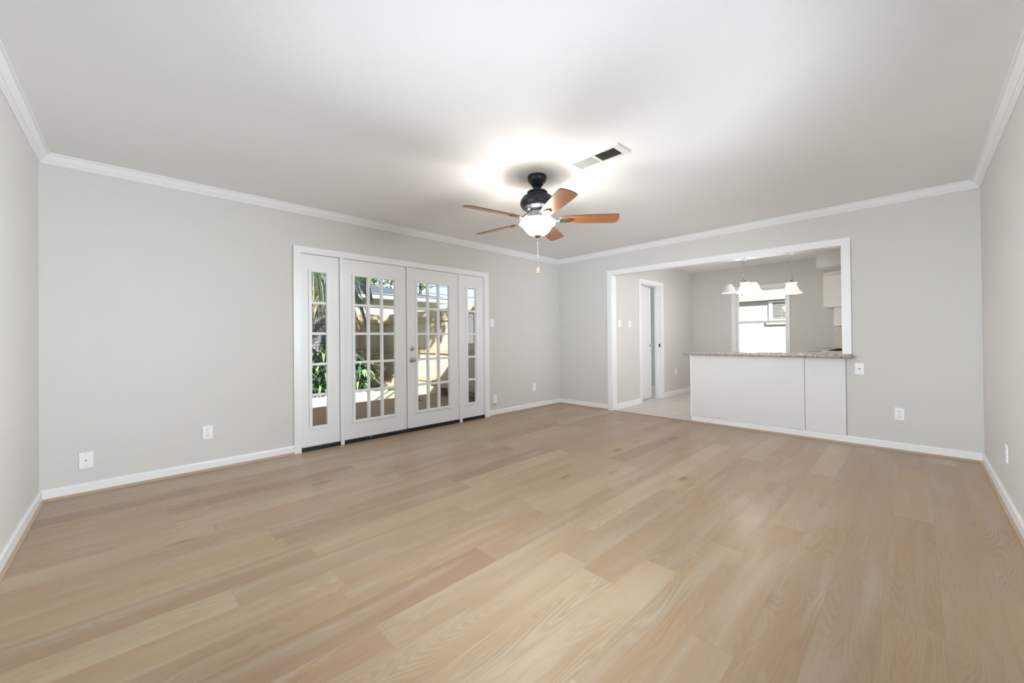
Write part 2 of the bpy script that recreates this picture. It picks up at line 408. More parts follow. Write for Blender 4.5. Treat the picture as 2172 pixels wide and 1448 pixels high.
# west wall (left edge) with the hole for an added, unseen window
m = MB(); m.box((-LA-T, -1.62, -.08), (-LA, 0, H)); m.box((-LA-T, -LB-T, -.08), (-LA, -3.88, H))
m.box((-LA-T, -3.88, -.08), (-LA, -1.62, .55)); m.box((-LA-T, -3.88, 2.15), (-LA, -1.62, H)); m.build('wall_west', 'wall', **ST)
m = MB(); m.box((-LA, -LB-T, -.08), (-5.0, -LB, H)); m.box((-2.42, -LB-T, -.08), (0, -LB, H))
m.box((-5.0, -LB-T, -.08), (-2.42, -LB, .55)); m.box((-5.0, -LB-T, 2.15), (-2.42, -LB, H)); m.build('wall_south', 'wall', **ST)
# kitchen walls
m = MB(); m.box((T, -1.03, 0), (.90, -.91, H)); m.box((1.66, -1.03, 0), (KX, -.91, H)); m.box((.90, -1.03, 2.03), (1.66, -.91, H))
m.build('wall_kitchen_north', 'wall', **ST)
WY0, WY1, WZ0, WZ1 = -1.83, -2.64, .72, 1.985
m = MB(); m.box((KX, WY0, -.05), (KX+T, T, H)); m.box((KX, KY-T, -.05), (KX+T, WY1, H)); m.box((KX, WY1, -.05), (KX+T, WY0, WZ0)); m.box((KX, WY1, WZ1), (KX+T, WY0, H))
m.build('wall_kitchen_east', 'wall', **ST)
MB().box((T, KY-T, -.05), (KX, KY, H)).build('wall_kitchen_south', 'wall', **ST)
MB().box((2.65, -.909, 0), (2.75, -.001, H-.001)).build('wall_closet', 'wall', **ST)
m = MB(); m.box((1.80, KY, 2.09), (KX, -3.27, H)); m.build('wall_soffit', 'wall', **ST)

# ---------------------------------------------------------------- mouldings
def sweep(profile, path, inward):
    """profile (out, z) swept on a horizontal path with mitres; inward[i] is the mitre direction at each path point"""
    m = MB(); rings = []
    for p, n in zip(path, inward):
        rings.append([m.bm.verts.new((p[0]+n[0]*o, p[1]+n[1]*o, z)) for o, z in profile])
    for A, B in zip(rings[:-1], rings[1:]):
        for i in range(len(profile)):
            j = (i+1) % len(profile); m.bm.faces.new((A[i], A[j], B[j], B[i]))
    m.bm.faces.new(rings[0]); m.bm.faces.new(rings[-1][::-1]); return m
CR = [(0, H-.069), (.006, H-.069), (.009, H-.062), (.013, H-.060), (.013, H-.055), (.020, H-.047), (.024, H-.046), (.034, H-.033), (.042, H-.020), (.046, H-.012), (.052, H-.010), (.0575, H-.008), (.0575, H), (0, H)]
sweep(CR, [(-LA, 0), (0, 0)], [(1, -1), (-1, -1)]).build('trim_1', 'trim', **ST)
sweep(CR, [(0, 0), (0, -LB)], [(-1, -1), (-1, 1)]).build('trim_2', 'trim', **ST)
sweep(CR, [(-LA, -LB), (-LA, 0)], [(1, 1), (1, -1)]).build('trim_3', 'trim', **ST)
sweep(CR, [(0, -LB), (-LA, -LB)], [(-1, 1), (1, 1)]).build('trim_4', 'trim', **ST)
BP = [(0, .012), (.015, .012), (.015, .070), (.013, .078), (.008, .0825), (0, .0825)]
SP = [(0, 0), (.028, 0), (.027, .008), (.022, .015), (.015, .019), (0, .019)]
def base(name, path, inw, n):
    sweep(BP, path, inw).build('baseboard_'+name, 'trim', **ST)
    if n: sweep(SP, path, inw).build('trim_%d' % n, 'shoe', **ST)
base('north_left', [(-LA, 0), (-4.119, 0)], [(1, -1), (0, -1)], 5)
base('north_right', [(-1.598, 0), (0, 0)], [(0, -1), (-1, -1)], 6)
base('east_left', [(0, 0), (0, -.955)], [(-1, -1), (-1, 0)], 7)
base('east_right', [(0, -2.20), (0, -LB)], [(-1, 0), (-1, 1)], 8)
base('west', [(-LA, -LB), (-LA, 0)], [(1, 1), (1, -1)], 9)
base('south', [(0, -LB), (-LA, -LB)], [(-1, 1), (1, 1)], 10)
BK = [(0, 0), (.013, 0), (.013, .075), (.009, .085), (0, .09)]
sweep(BK, [(T, -1.03), (.83, -1.03)], [(0, -1), (0, -1)]).build('baseboard_kitchen_left', 'trim', **ST)
sweep(BK, [(1.73, -1.03), (KX, -1.03)], [(0, -1), (-1, -1)]).build('baseboard_kitchen_right', 'trim', **ST)
sweep(BK, [(KX, -1.03), (KX, -3.1)], [(-1, -1), (-1, 0)]).build('baseboard_kitchen_east', 'trim', **ST)
sweep(BK, [(2.65, -.05), (2.65, -.90)], [(-1, 0), (-1, 0)]).build('baseboard_closet', 'trim', **ST)
# wood edge strip between plank floor and tile
MB().box((-.012, -1.03, 0), (.014, -2.2, .007), .002).build('trim_11', 'shoe', **ST)

# ---------------------------------------------------------------- big opening casing and jamb liner
m = MB()
m.box((-.016, -.955, 0), (0, -1.020, 2.0)); m.box((-.016, -3.733, .9185), (0, -3.80, 2.0))
m.prism([(-.016, -.955, 2.0), (-.016, -.955, 2.132), (-.016, -3.80, 2.106), (-.016, -3.80, 2.0), (-.016, -3.733, 2.0), (-.016, -3.733, 2.0466), (-.016, -1.020, 2.0714), (-.016, -1.020, 2.0)], (.016, 0, 0))
m.build('trim_12', 'trim', **ST)
m = MB(); m.box((-.012, -1.020, 0), (T+.001, -1.032, 2.058)); m.box((-.012, -3.725, .9185), (T+.001, -3.733, 2.034))
m.prism([(-.012, -1.020, 2.0594), (-.012, -1.020, 2.0712), (-.012, -3.733, 2.0464), (-.012, -3.733, 2.0346)], (T+.013, 0, 0))
m.build('trim_13', 'trim', **ST)

# ---------------------------------------------------------------- bar front panel, counter
b = thing('bar_facing', 'wide white painted board facing under the granite bar counter', 'panel', (-.012, -2.97, .07))
m = MB(); m.box((-.020, -2.205, .084), (-.001, -3.4075, .876), .0015); m.build('front_board', 'panel', b)
m = MB(); m.box((-.020, -3.411, .084), (-.001, -3.750, .876), .0015); m.build('side_board', 'panel', b)
m = MB(); m.box((-.024, -2.196, .084), (-.001, -2.216, .876), .001); m.build('corner_trim', 'trim', b)
def bullnose_slab(x0, x1, y0, y1, z0, z1, r=.019, corner=.03):
    """rounded-edge slab from stacked inset outlines"""
    m = MB(); rings = []
    zs = [(z0, r), (z0+.3*r, .35*r), (z0+r, 0), (z1-r, 0), (z1-.3*r, .35*r), (z1, r)]
    for z, ins in zs:
        ring = []
        X0, X1, Y0, Y1 = x0+ins, x1-ins, y0+ins, y1-ins; c = max(.004, corner-ins)
        for cx, cy, a0 in ((X1-c, Y1-c, 0), (X0+c, Y1-c, 90), (X0+c, Y0+c, 180), (X1-c, Y0+c, 270)):
            for k in range(5):
                a = R(a0+k*22.5); ring.append(m.bm.verts.new((cx+c*math.cos(a), cy+c*math.sin(a), z)))
        rings.append(ring)
    for A, B in zip(rings[:-1], rings[1:]):
        for i in range(len(A)): m.bm.faces.new((A[i], A[(i+1) % len(A)], B[(i+1) % len(A)], B[i]))
    m.bm.faces.new(rings[0][::-1]); m.bm.faces.new(rings[-1]); return m
bullnose_slab(-.13, .26, -3.804, -2.135, .876, .918).build('bar_countertop', 'granite', loc=(.06, -2.97, .876), smooth=True,
    label='speckled grey granite bar countertop with rounded edge over the white panel', category='countertop')
# scuff marks at the foot of the bar board
for y, z in ((-2.36, .098), (-2.375, .09), (-2.545, .098), (-2.53, .093)):
    MB().lathe([(0, 0), (.004, .0003), (.003, .001), (0, .001)], (-.0205, y, z), 8, axis=(-1, 0, 0)).build('scuff', 'dark', b)

# ---------------------------------------------------------------- french doors and sidelights
m = MB()   # outer casing + frame posts
m.box((-4.119, -.018, 0), (-4.055, 0, 1.985)); m.box((-1.676, -.018, 0), (-1.598, 0, 1.985)); m.box((-4.119, -.018, 1.985), (-1.598, 0, 2.048))
m.build('trim_14', 'trim', **ST)
m = MB(); m.box((-4.065, -.002, .0), (-4.050, .12, 1.983)); m.box((-1.685, -.002, 0), (-1.66, .12, 1.983)); m.box((-4.065, -.002, 1.983), (-1.66, .12, 1.995))
m.box((-3.673, -.012, 0), (-3.634, .10, 1.984), .002); m.box((-2.121, -.012, 0), (-2.075, .10, 1.984), .002)
m.build('trim_15', 'trim', **ST)
MB().box((-4.052, -.010, 0), (-1.684, .11, .038), .004).build('trim_16', 'rubber', **ST)

def lite(root, x0, x1, z0, z1, cols, rows, yf):
    """raised frame, muntins, glass. opening x0..x1, z0..z1"""
    w_ = .030
    m = MB()
    for a, b_, c, d in ((x0-w_, x0, z0-w_, z1+w_), (x1, x1+w_, z0-w_, z1+w_), (x0, x1, z0-w_, z0), (x0, x1, z1, z1+w_)):
        m.box((a, yf-.014, c), (b_, yf+.02, d), .004)
    fr = m.build('lite_frame', 'trim', root)
    m = MB(); t_ = .0135
    for i in range(1, cols):
        x = x0+(x1-x0)*i/cols; m.box((x-t_, yf-.004, z0), (x+t_, yf+.036, z1), .004)
    for i in range(1, rows):
        z = z0+(z1-z0)*i/rows; m.box((x0, yf-.003, z-t_), (x1, yf+.035, z+t_), .004)
    m.build('muntin', 'trim', root)
    MB().box((x0-.005, yf+.018, z0-.005), (x1+.005, yf+.022, z1+.005)).build('pane', 'glass', root)
def slab(root, name, x0, x1, z0, z1, ox0, ox1, oz0, oz1, yf, mat='door'):
    m = MB(); y1 = yf+.04
    for a, b_, c, d in ((x0, ox0, z0, z1), (ox1, x1, z0, z1), (ox0, ox1, z0, oz0), (ox0, ox1, oz1, z1)):
        m.box((a, yf, c), (b_, y1, d))
    return m.build(name, mat, root)
def hinges(root, x, zs):
    for z in zs:
        m = MB(); m.lathe([(0, z-.052), (.006, z-.052), (.006, z+.052), (0, z+.052)], (x, -.006, 0), 12); m.box((x-.012, -.001, z-.05), (x+.012, .004, z+.05))
        m.build('hinge', 'door', root, smooth=True)
YF = .008
OZ0, OZ1 = .240, 1.805
for name, x0, x1, o0, o1, cols, hx in (('window_1', -4.050, -3.674, -3.948, -3.803, 1, -4.051), ('door_1', -3.633, -2.889, -3.510, -3.036, 3, -3.634),
                                        ('door_2', -2.866, -2.122, -2.740, -2.270, 3, -2.121), ('window_2', -2.074, -1.686, -1.966, -1.820, 1, None)):
    rt = struct(name, ((x0+x1)/2, YF, .04))
    slab(rt, 'door_slab' if 'door' in name else 'panel', x0+.002, x1-.002, .040, 1.980, o0-.006, o1+.006, OZ0-.006, OZ1+.006, YF)
    lite(rt, o0, o1, OZ0, OZ1, cols, 5, YF)
    if hx: hinges(rt, hx, (1.757, 1.0, .27))
    if name == 'door_2':
        kx = -2.818
        m = MB(); m.lathe([(0, .0), (.032, 0), (.032, .004), (.026, .010), (.012, .014), (.011, .030), (.022, .038), (.027, .050), (.024, .064), (.012, .071), (.011, .073), (0, .073)], (kx, YF, .866), 28, axis=(0, -1, 0))
        m.build('door_knob', 'nickel', rt, smooth=True)
        m = MB(); m.lathe([(0, 0), (.031, 0), (.030, .008), (.022, .013), (0, .013)], (kx, YF, 1.004), 28, axis=(0, -1, 0)); m.box((kx-.004, YF-.026, .99), (kx+.004, YF-.012, 1.018), .002)
        m.build('deadbolt', 'nickel', rt, smooth=True)
        m = MB()
        m.box((-2.886, -.010, .045), (-2.868, .012, 1.980), .003); m.box((-2.897, .049, .045), (-2.858, .056, 1.980)); m.build('astragal', 'trim', rt)
# blue tape scrap at the foot of the left door
m = MB(); m.prism([(-3.365, -.0125, .046), (-3.325, -.0125, .046), (-3.330, -.0125, .030), (-3.350, -.0125, .024)], (0, .002, 0))
m.build('tape_scrap', 'blue', loc=(-3.345, -.012, .035), label='small blue scrap of painter tape on the black door threshold', category='tape')

# ---------------------------------------------------------------- interior door beyond the opening
m = MB()
m.box((.83, -1.045, 0), (.895, -1.0315, 2.04)); m.box((1.665, -1.045, 0), (1.73, -1.0315, 2.04)); m.box((.83, -1.045, 2.04), (1.73, -1.03, 2.10))
m.box((.888, -1.031, 0), (.902, -.905, 2.022)); m.box((1.652, -1.031, 0), (1.668, -.905, 2.022)); m.box((.888, -1.031, 2.022), (1.668, -.905, 2.036))
m.box((1.64, -.96, 0), (1.652, -.945, 2.022)); m.build('trim_17', 'trim', **ST)
m = MB(); m.box((1.648, -1.012, .93), (1.6525, -.985, .99)); m.build('trim_18', 'dark', **ST)
rt = struct('door_3', (.905, -.925, .01)); ang = R(8.0)
sl = MB().box((.905, -.945, .012), (1.640, -.905, 2.018)).build('door_slab', 'door', rt)
m = MB()
for s_ in (-1, 1):
    m.lathe([(0, 0), (.03, 0), (.03, .004), (.012, .012), (.011, .03), (.023, .04), (.026, .052), (.02, .064), (0, .068)], (1.58, -.925+s_*.02, .96), 20, axis=(0, s_, 0))
m.box((1.638, -.935, .93), (1.642, -.915, .99))
m.build('door_knob', 'chrome', rt, smooth=True)
rt.rotation_euler = (0, 0, ang)

# ---------------------------------------------------------------- kitchen window
m = MB()
m.box((KX-.018, -1.755, .70), (KX, -1.835, 1.985)); m.box((KX-.018, -2.635, .70), (KX, -2.70, 1.985)); m.box((KX-.018, -1.755, 1.985), (KX, -2.70, 2.06))
m.box((KX-.05, -1.74, .70), (KX+.02, -2.72, .725), .004); m.build('trim_19', 'trim', **ST)
rt = struct('window_3', (KX+.05, (WY0+WY1)/2, WZ0))
m = MB()
m.box((KX+.02, WY0-.001, WZ0+.03), (KX+.10, WY0-.03, WZ1-.02)); m.box((KX+.02, WY1+.001, WZ0+.03), (KX+.10, WY1+.015, WZ1-.02)); m.box((KX+.02, WY0-.001, WZ1-.02), (KX+.10, WY1+.001, WZ1-.001)); m.box((KX+.02, WY0-.001, WZ0+.001), (KX+.10, WY1+.001, WZ0+.03))
m.build('window_frame', 'trim', rt)
m = MB(); m.box((KX+.04, WY0-.03, 1.355), (KX+.075, WY1+.015, 1.400), .003); m.box((KX+.03, -1.93, 1.400), (KX+.05, -1.99, 1.408), .002); m.build('sash_rail', 'trim', rt)
MB().box((KX+.055, WY0-.02, WZ0+.02), (KX+.059, WY1+.01, WZ1-.01)).build('pane', 'glass', rt)

# unseen windows added behind the camera to go with the fill lamps
for n_, (a, b_, ax) in (('added_window_4', ((-LA-.10, -3.88, .55), (-LA-.04, -1.62, 2.15), 1)), ('added_window_5', ((-5.0, -LB-.10, .55), (-2.42, -LB-.04, 2.15), 0))):
    rt = struct(n_, tuple((a[i]+b_[i])/2 if i < 2 else a[2] for i in range(3)))
    m = MB(); L0, L1 = a[ax], b_[ax]
    def bx(u0, u1, z0, z1, m=m):
        A = [a[0], a[1], z0]; B = [b_[0], b_[1], z1]; A[ax] = u0; B[ax] = u1; m.box(A, B)
    for k in (0, .5, 1):
        c = L0+(L1-L0)*k; c = min(max(c, L0+.025), L1-.025); bx(c-.025, c+.025, .55, 2.15)
    bx(L0, L1, .55, .60); bx(L0, L1, 2.10, 2.15); bx(L0, L1, 1.33, 1.37)
    m.build('window_frame', 'trim', rt)
    A = [a[0]+.028, a[1]+.028, .56]; B = [b_[0]-.028, b_[1]-.028, 2.14]; A[ax] = L0+.01; B[ax] = L1-.01
    MB().box(A, B).build('pane', 'glass', rt)

# ---------------------------------------------------------------- ceiling fan
FX, FY = -2.86, -2.10
fan = thing('ceiling_fan', 'five blade ceiling fan with dark bronze body and lit frosted glass bowl', 'ceiling fan', (FX, FY, 1.93))
c = (FX, FY, 0)
MB().lathe([(0, H-.001), (.077, H-.001), (.079, 2.425), (.077, 2.408), (.070, 2.392), (.058, 2.384), (.050, 2.376), (.052, 2.370), (.046, 2.362), (.036, 2.357), (.038, 2.351), (.030, 2.345), (0, 2.345)], c, 48).build('canopy', 'bronze', fan, smooth=True)
MB().lathe([(0, 2.352), (.030, 2.352), (.034, 2.345), (.028, 2.335), (.021, 2.315), (.021, 2.300), (0, 2.300)], c, 32).build('downrod', 'bronze', fan, smooth=True)
MB().lathe([(0, 2.312), (.078, 2.312), (.084, 2.307), (.084, 2.300), (.074, 2.297), (.074, 2.288), (.095, 2.280), (.122, 2.264), (.124, 2.260), (.137, 2.240), (.142, 2.218), (.138, 2.196), (.126, 2.178), (.110, 2.168), (.104, 2.166), (.100, 2.160), (.082, 2.154), (.066, 2.150), (0, 2.150)], c, 56).build('motor_housing', 'bronze', fan, smooth=True)
MB().lathe([(0, 2.152), (.064, 2.152), (.066, 2.140), (.058, 2.134), (.058, 2.100), (.062, 2.094), (.088, 2.090), (.09, 2.082), (0, 2.082)], c, 40).build('switch_housing', 'fan_silver', fan, smooth=True)
prof = [(.128, 2.078), (.140, 2.066), (.148, 2.050), (.146, 2.042), (.134, 2.034), (.120, 2.024), (.108, 2.004), (.092, 1.980), (.068, 1.962), (.036, 1.951), (.012, 1.948)]
MB().lathe(prof+[(r-.004, z+.003) for r, z in prof[::-1]], c, 56, closed=True).build('light_bowl', 'bowl_glass', fan, smooth=True)
MB().lathe([(0, 1.955), (.030, 1.953), (.031, 1.948), (.020, 1.940), (.010, 1.932), (.005, 1.926), (.008, 1.920), (.006, 1.913), (0, 1.910)], c, 24).build('finial', 'fan_silver', fan, smooth=True)
ch = MB().tube([(FX, FY, 1.912), (FX, FY, 1.765)], .0014, 6).build('pull_chain', 'plastic', fan)
MB().lathe([(0, 1.770), (.006, 1.766), (.007, 1.760), (.004, 1.754), (0, 1.752)], (FX+.004, FY, 0), 12).build('chain_ball', 'nickel', ch, smooth=True)
m = MB().tube([(FX+.001, FY, 1.754), (FX+.001, FY, 1.69)], .001, 6); m.build('cord', 'wood_knob', ch)
MB().lathe([(0, 1.692), (.006, 1.690), (.010, 1.672), (.0145, 1.650), (.014, 1.642), (.007, 1.636), (0, 1.634)], (FX+.001, FY, 0), 16).build('fob', 'wood_knob', ch, smooth=True)
# light of the bowl's bulbs
def blade_mesh():
    bm = bmesh.new(); out = []
    for k in range(9):   # root end, rounded
        a = math.pi/2+math.pi*k/8; out.append((.205+.028*math.cos(a), .046*math.sin(a)))
    N = 6
    low = [(.205+(.63-.205)*k/N, -(.050+.016*math.sin(math.pi*.5*k/N))) for k in range(1, N+1)]
    tip = [(.642, -.064), (.655, -.045), (.662, -.015), (.662, .015), (.655, .045), (.642, .064)]
    pts = out+low+tip+[(x, -y) for x, y in low[::-1]]
    tanp = math.tan(R(13)); zb = lambda x, y: -y*tanp
    A = [bm.verts.new((x, y, zb(x, y)-.003)) for x, y in pts]; B = [bm.verts.new((x, y, zb(x, y)+.003)) for x, y in pts]
    bm.faces.new(A[::-1]); bm.faces.new(B)
    for i in range(len(pts)):
        j = (i+1) % len(pts); f = bm.faces.new((A[i], A[j], B[j], B[i])); f.material_index = 1
    bmesh.ops.recalc_face_normals(bm, faces=bm.faces)
    me = bpy.data.meshes.new('fan_blade'); bm.to_mesh(me); bm.free(); me.materials.append(M['blade']); me.materials.append(M['blade_edge']); return me
def iron_mesh():
    m = MB(); tanp = math.tan(R(13))
    m.tube([(.050, 0, .058), (.085, .004, .052), (.115, .010, .024), (.150, .006, -.004), (.185, 0, -.011)], [.012, .010, .008, .009, .012], 10)
    pts = []
    for k in range(20):
        a = 2*math.pi*k/20; x = .225+.055*math.cos(a); y = .030*math.sin(a)*(1-.25*math.cos(a)); pts.append((x, y, -y*tanp-.004))
    m.prism(pts, (0, 0, -.008))
    bmesh.ops.recalc_face_normals(m.bm, faces=m.bm.faces)
    me = bpy.data.meshes.new('blade_iron'); m.bm.to_mesh(me); m.bm.free(); me.materials.append(M['fan_silver']); me.shade_smooth(); me.set_sharp_from_angle(angle=R(40)); return me
bme, ime = blade_mesh(), iron_mesh()
for k in range(5):
    o = bpy.data.objects.new('fan_blade', bme); COL.objects.link(o); o.parent = fan; o.location = (0, 0, 2.079-1.93); o.rotation_euler = (0, 0, R(169-72*k))
    i_ = bpy.data.objects.new('blade_iron', ime); COL.objects.link(i_); i_.parent = o
lamp('fan_bulb_light', 'POINT', (FX, FY, 1.995), 46, (1, .985, .96), radius=.05)

# ---------------------------------------------------------------- ceiling register
vent = thing('ceiling_vent', 'white rectangular ceiling air vent with two banks of louvres', 'vent', (-2.775, -2.63, H))
vx0, vx1, vy0, vy1 = -2.865, -2.69, -2.845, -2.415
m = MB(); zt, zb_ = H-.001, H-.010
m.box((vx0, vy0, zb_), (vx1, vy0+.045, zt), .002); m.box((vx0, vy1-.035, zb_), (vx1, vy1, zt), .002)
m.box((vx0, vy0+.045, zb_), (vx0+.025, vy1-.035, zt), .002); m.box((vx1-.025, vy0+.045, zb_), (vx1, vy1-.035, zt), .002)
ym = -2.628; m.box((vx0+.025, ym-.007, zb_), (vx1-.025, ym+.007, zt)); m.build('vent_frame', 'register', vent)
MB().box((vx0+.02, vy0+.04, H-.0005), (vx1-.02, vy1-.03, H+.0)).build('duct_shade_sheet', 'black', vent)  # flat black sheet standing in for the shade inside the duct
y = vy0+.045+.006
while y < vy1-.037:
    left = y > ym
    if abs(y-ym) > .010:
        m = MB(); rot = Matrix.Rotation(R(-24 if left else 48), 3, 'X')
        wd = .0066 if left else .0062; m.box((vx0+.025, y-wd, H-.0072), (vx1-.025, y+wd, H-.0062), 0, rot=rot); m.build('louvre', 'louvre', vent)
    y += .0128 if left else .0150

# ---------------------------------------------------------------- wall plates
def plate_base(name, label, cat, loc, rotz, group=None, w_=.072, h_=.116, th=.006):
    t = thing(name, label, cat, loc, group, rotz=rotz)
    return t
def lmesh(m, name, mat, parent, smooth=False):
    """mesh written in the parent's own frame"""
    bmesh.ops.recalc_face_normals(m.bm, faces=m.bm.faces)
    me = bpy.data.meshes.new(name); m.bm.to_mesh(me); m.bm.free(); me.materials.append(M[mat])
    if smooth: me.shade_smooth(); me.set_sharp_from_angle(angle=R(40))
    o = bpy.data.objects.new(name, me); COL.objects.link(o); o.parent = parent; return o
def duplex(label, loc, rotz):
    t = plate_base('wall_outlet', label, 'outlet', loc, rotz)
    lmesh(MB().box((-.036, -.007, -.058), (.036, 0, .058), .003), 'cover_plate', 'plastic', t)
    for s_ in (-1, 1):
        m = MB(); pts = []
        for k in range(24):
            a = 2*math.pi*k/24; pts.append((.0165*math.cos(a), -.0072, s_*.0245+max(-.0125, min(.0125, .0165*math.sin(a)))))
        m.prism(pts, (0, -.0018, 0)); f = lmesh(m, 'socket', 'plastic', t)
        m = MB()
        m.box((-.0085, -.0096, s_*.0245), (-.0060, -.0088, s_*.0245+.009)); m.box((.0060, -.0096, s_*.0245), (.0085, -.0088, s_*.0245+.009))
        m.lathe([(0, 0), (.0032, 0), (.0032, .0006), (0, .0006)], (0, -.0090, s_*.0245-.0065), 12, axis=(0, -1, 0)); lmesh(m, 'slots', 'dark', f)
    m = MB(); m.lathe([(0, 0), (.003, 0), (.0025, .001), (0, .0012)], (0, -.007, 0), 12, axis=(0, -1, 0)); lmesh(m, 'screw', 'nickel', t)
    return t
def cable(label, loc, rotz, rot_tilt=0, decora=False):
    t = plate_base('cable_plate', label, 'wall plate', loc, rotz)
    lmesh(MB().box((-.037, -.006, -.058), (.037, 0, .058), .003), 'cover_plate', 'plastic', t)
    if decora: lmesh(MB().box((-.0165, -.0085, -.0335), (.0165, -.0055, .0335), .001), 'insert', 'plastic', t)
    m = MB(); m.lathe([(0, 0), (.0055, 0), (.0055, .002), (.0045, .003), (.0045, .010), (0, .010)], (0, -.006 if not decora else -.008, 0), 14, axis=(0, -1, 0)); lmesh(m, 'coax_jack', 'nickel' if not decora else 'dark', t, True)
    for s_ in (-1, 1):
        m = MB(); m.lathe([(0, 0), (.0033, 0), (.0028, .0012), (0, .0015)], (0, -.006, s_*.044), 12, axis=(0, -1, 0)); lmesh(m, 'screw', 'nickel', t, True)
    if rot_tilt: t.rotation_euler = (0, rot_tilt, rotz)
    return t
def switch(label, loc, rotz):
    t = plate_base('light_switch', label, 'switch', loc, rotz)
    lmesh(MB().box((-.036, -.006, -.058), (.036, 0, .058), .003), 'cover_plate', 'plastic', t)
    lmesh(MB().box((-.006, -.016, -.003), (.006, -.005, .013), .002, rot=Matrix.Rotation(R(15), 3, 'X')), 'toggle', 'plastic', t)
    return t
def blank(label, loc, rotz, box=False):
    t = plate_base('wall_outlet', label, 'outlet', loc, rotz)
    if box:
        lmesh(MB().box((-.037, -.022, -.062), (.037, 0, .060), .006), 'cover_box', 'plastic', t)
        lmesh(MB().box((-.02, -.016, -.069), (.02, -.002, -.062), .001), 'cord_slot', 'dark', t)
    else:
        lmesh(MB().box((-.036, -.006, -.058), (.036, 0, .058), .003), 'cover_plate', 'plastic', t)
        for s_ in (-1, 1): lmesh(MB().box((-.014, -.008, s_*.0245-.012), (.014, -.005, s_*.0245+.012), .002), 'socket', 'plastic', t)
    return t
EW, SW = R(-90), R(180)
cable('white cable jack plate low on the far left of the wall', (-5.500, 0, .246), 0, R(0))
duplex('white two socket outlet on the wall left of the french doors', (-4.791, 0, .327), 0)
switch('white toggle switch on the wall just right of the glass doors', (-1.530, 0, 1.336), 0)
blank('white covered outlet box low beside the right side of the door casing', (-1.500, 0, .235), 0, True)
blank('white outlet on the wall between the glass doors and the room corner', (-.646, 0, .338), 0)
cable('white cable plate with black centre jack right of the granite bar end', (0, -3.856, .770), EW, 0, True)
duplex('white two socket outlet low on the wall right of the bar', (0, -4.138, .353), EW)
duplex('white outlet seen edge on at the far right wall', (-1.24, -LB, .343), SW)
switch('left light switch of the two inside the opening before the interior door', (.217, -1.03, 1.328), 0)
switch('right light switch of the two inside the opening, nearest the interior door', (.529, -1.03, 1.328), 0)
blank('small white outlet low on the dining wall behind the bar end', (2.247, -1.03, .452), 0)

# ---------------------------------------------------------------- pendants on the header
def pendant(label, y, zt, zs):
    c = (.055, y, 0)
    t = thing('pendant_lamp', label, 'pendant lamp', (.055, y, zs), 'pendant lamps over the bar')
    MB().lathe([(0, zt), (.062, zt), (.062, zt-.006), (.052, zt-.014), (.018, zt-.018), (.010, zt-.03), (0, zt-.03)], c, 32).build('canopy', 'plastic', t, smooth=True)
    MB().tube([(c[0], y, zt-.02), (c[0], y, zs+.195)], .0035, 8).build('rod', 'chrome', t)
    MB().lathe([(0, zs+.200), (.006, zs+.198), (.010, zs+.185), (.009, zs+.160), (.014, zs+.154), (.014, zs+.138), (.020, zs+.130), (.022, zs+.118), (0, zs+.118)], c, 20).build('socket', 'nickel', t, smooth=True)
    MB().lathe([(.018, zs+.122), (.040, zs+.124), (.060, zs+.120), (.061, zs+.117), (.046, zs+.112), (.018, zs+.114)], c, 36, closed=True).build('collar', 'shade_lit', t, smooth=True)
    p = [(.040, zs+.113), (.048, zs+.100), (.056, zs+.078), (.068, zs+.048), (.086, zs+.022), (.102, zs+.006), (.103, zs+.0)]
    MB().lathe(p+[(r-.004, z) for r, z in p[::-1]], c, 40, closed=True).build('lamp_shade', 'shade_lit', t, smooth=True)
    MB().lathe([(0, zs+.11), (.012, zs+.10), (.014, zs+.08), (.024, zs+.055), (.02, zs+.035), (0, zs+.028)], c, 20).build('bulb', 'bulb_glass', t, smooth=True)
    lamp('pendant_bulb_light', 'POINT', (c[0], y, zs+.015), 4.5, (1, .90, .80), radius=.03)
pendant('glowing glass pendant lamp over the bar, left one overlapping the chandelier', -2.826, 2.054, 1.636)
pendant('glowing glass pendant lamp over the bar, right one nearer the wall cabinet', -3.288, 2.048, 1.584)

# ---------------------------------------------------------------- chandelier in the dining area
CX, CY = 1.70, -2.353
cd = thing('chandelier', 'small silver chandelier with three alabaster shades hanging behind the left pendant', 'chandelier', (CX, CY, 1.73))
c = (CX, CY, 0)
MB().lathe([(0, H-.001), (.06, H-.001), (.058, H-.012), (.03, H-.025), (.012, H-.032), (0, H-.032)], c, 28).build('canopy', 'chrome', cd, smooth=True)
m = MB()
for k in range(9):
    z = 2.415-k*.031; a = k % 2
    pts = [(CX+(.0 if a else .009*math.cos(t_)), CY+(.009*math.cos(t_) if a else 0), z-.012+.018*math.sin(t_)) for t_ in [2*math.pi*q/14 for q in range(15)]]
    m.tube(pts, .0022, 6)
m.build('chain', 'nickel', cd)
MB().lathe([(0, 2.150), (.006, 2.145), (.012, 2.130), (.020, 2.115), (.010, 2.100), (.022, 2.085), (.028, 2.072), (.014, 2.060), (.010, 2.030), (.018, 2.000), (.030, 1.975), (.034, 1.955), (.018, 1.935), (.009, 1.91), (.009, 1.80), (.022, 1.785), (.026, 1.775), (.012, 1.760), (.006, 1.745), (.009, 1.738), (0, 1.728)], c, 24).build('centre_column', 'nickel', cd, smooth=True)
camR = Vector((math.cos(yaw), -math.sin(yaw), 0)); camF = Vector((math.sin(yaw), math.cos(yaw), 0))
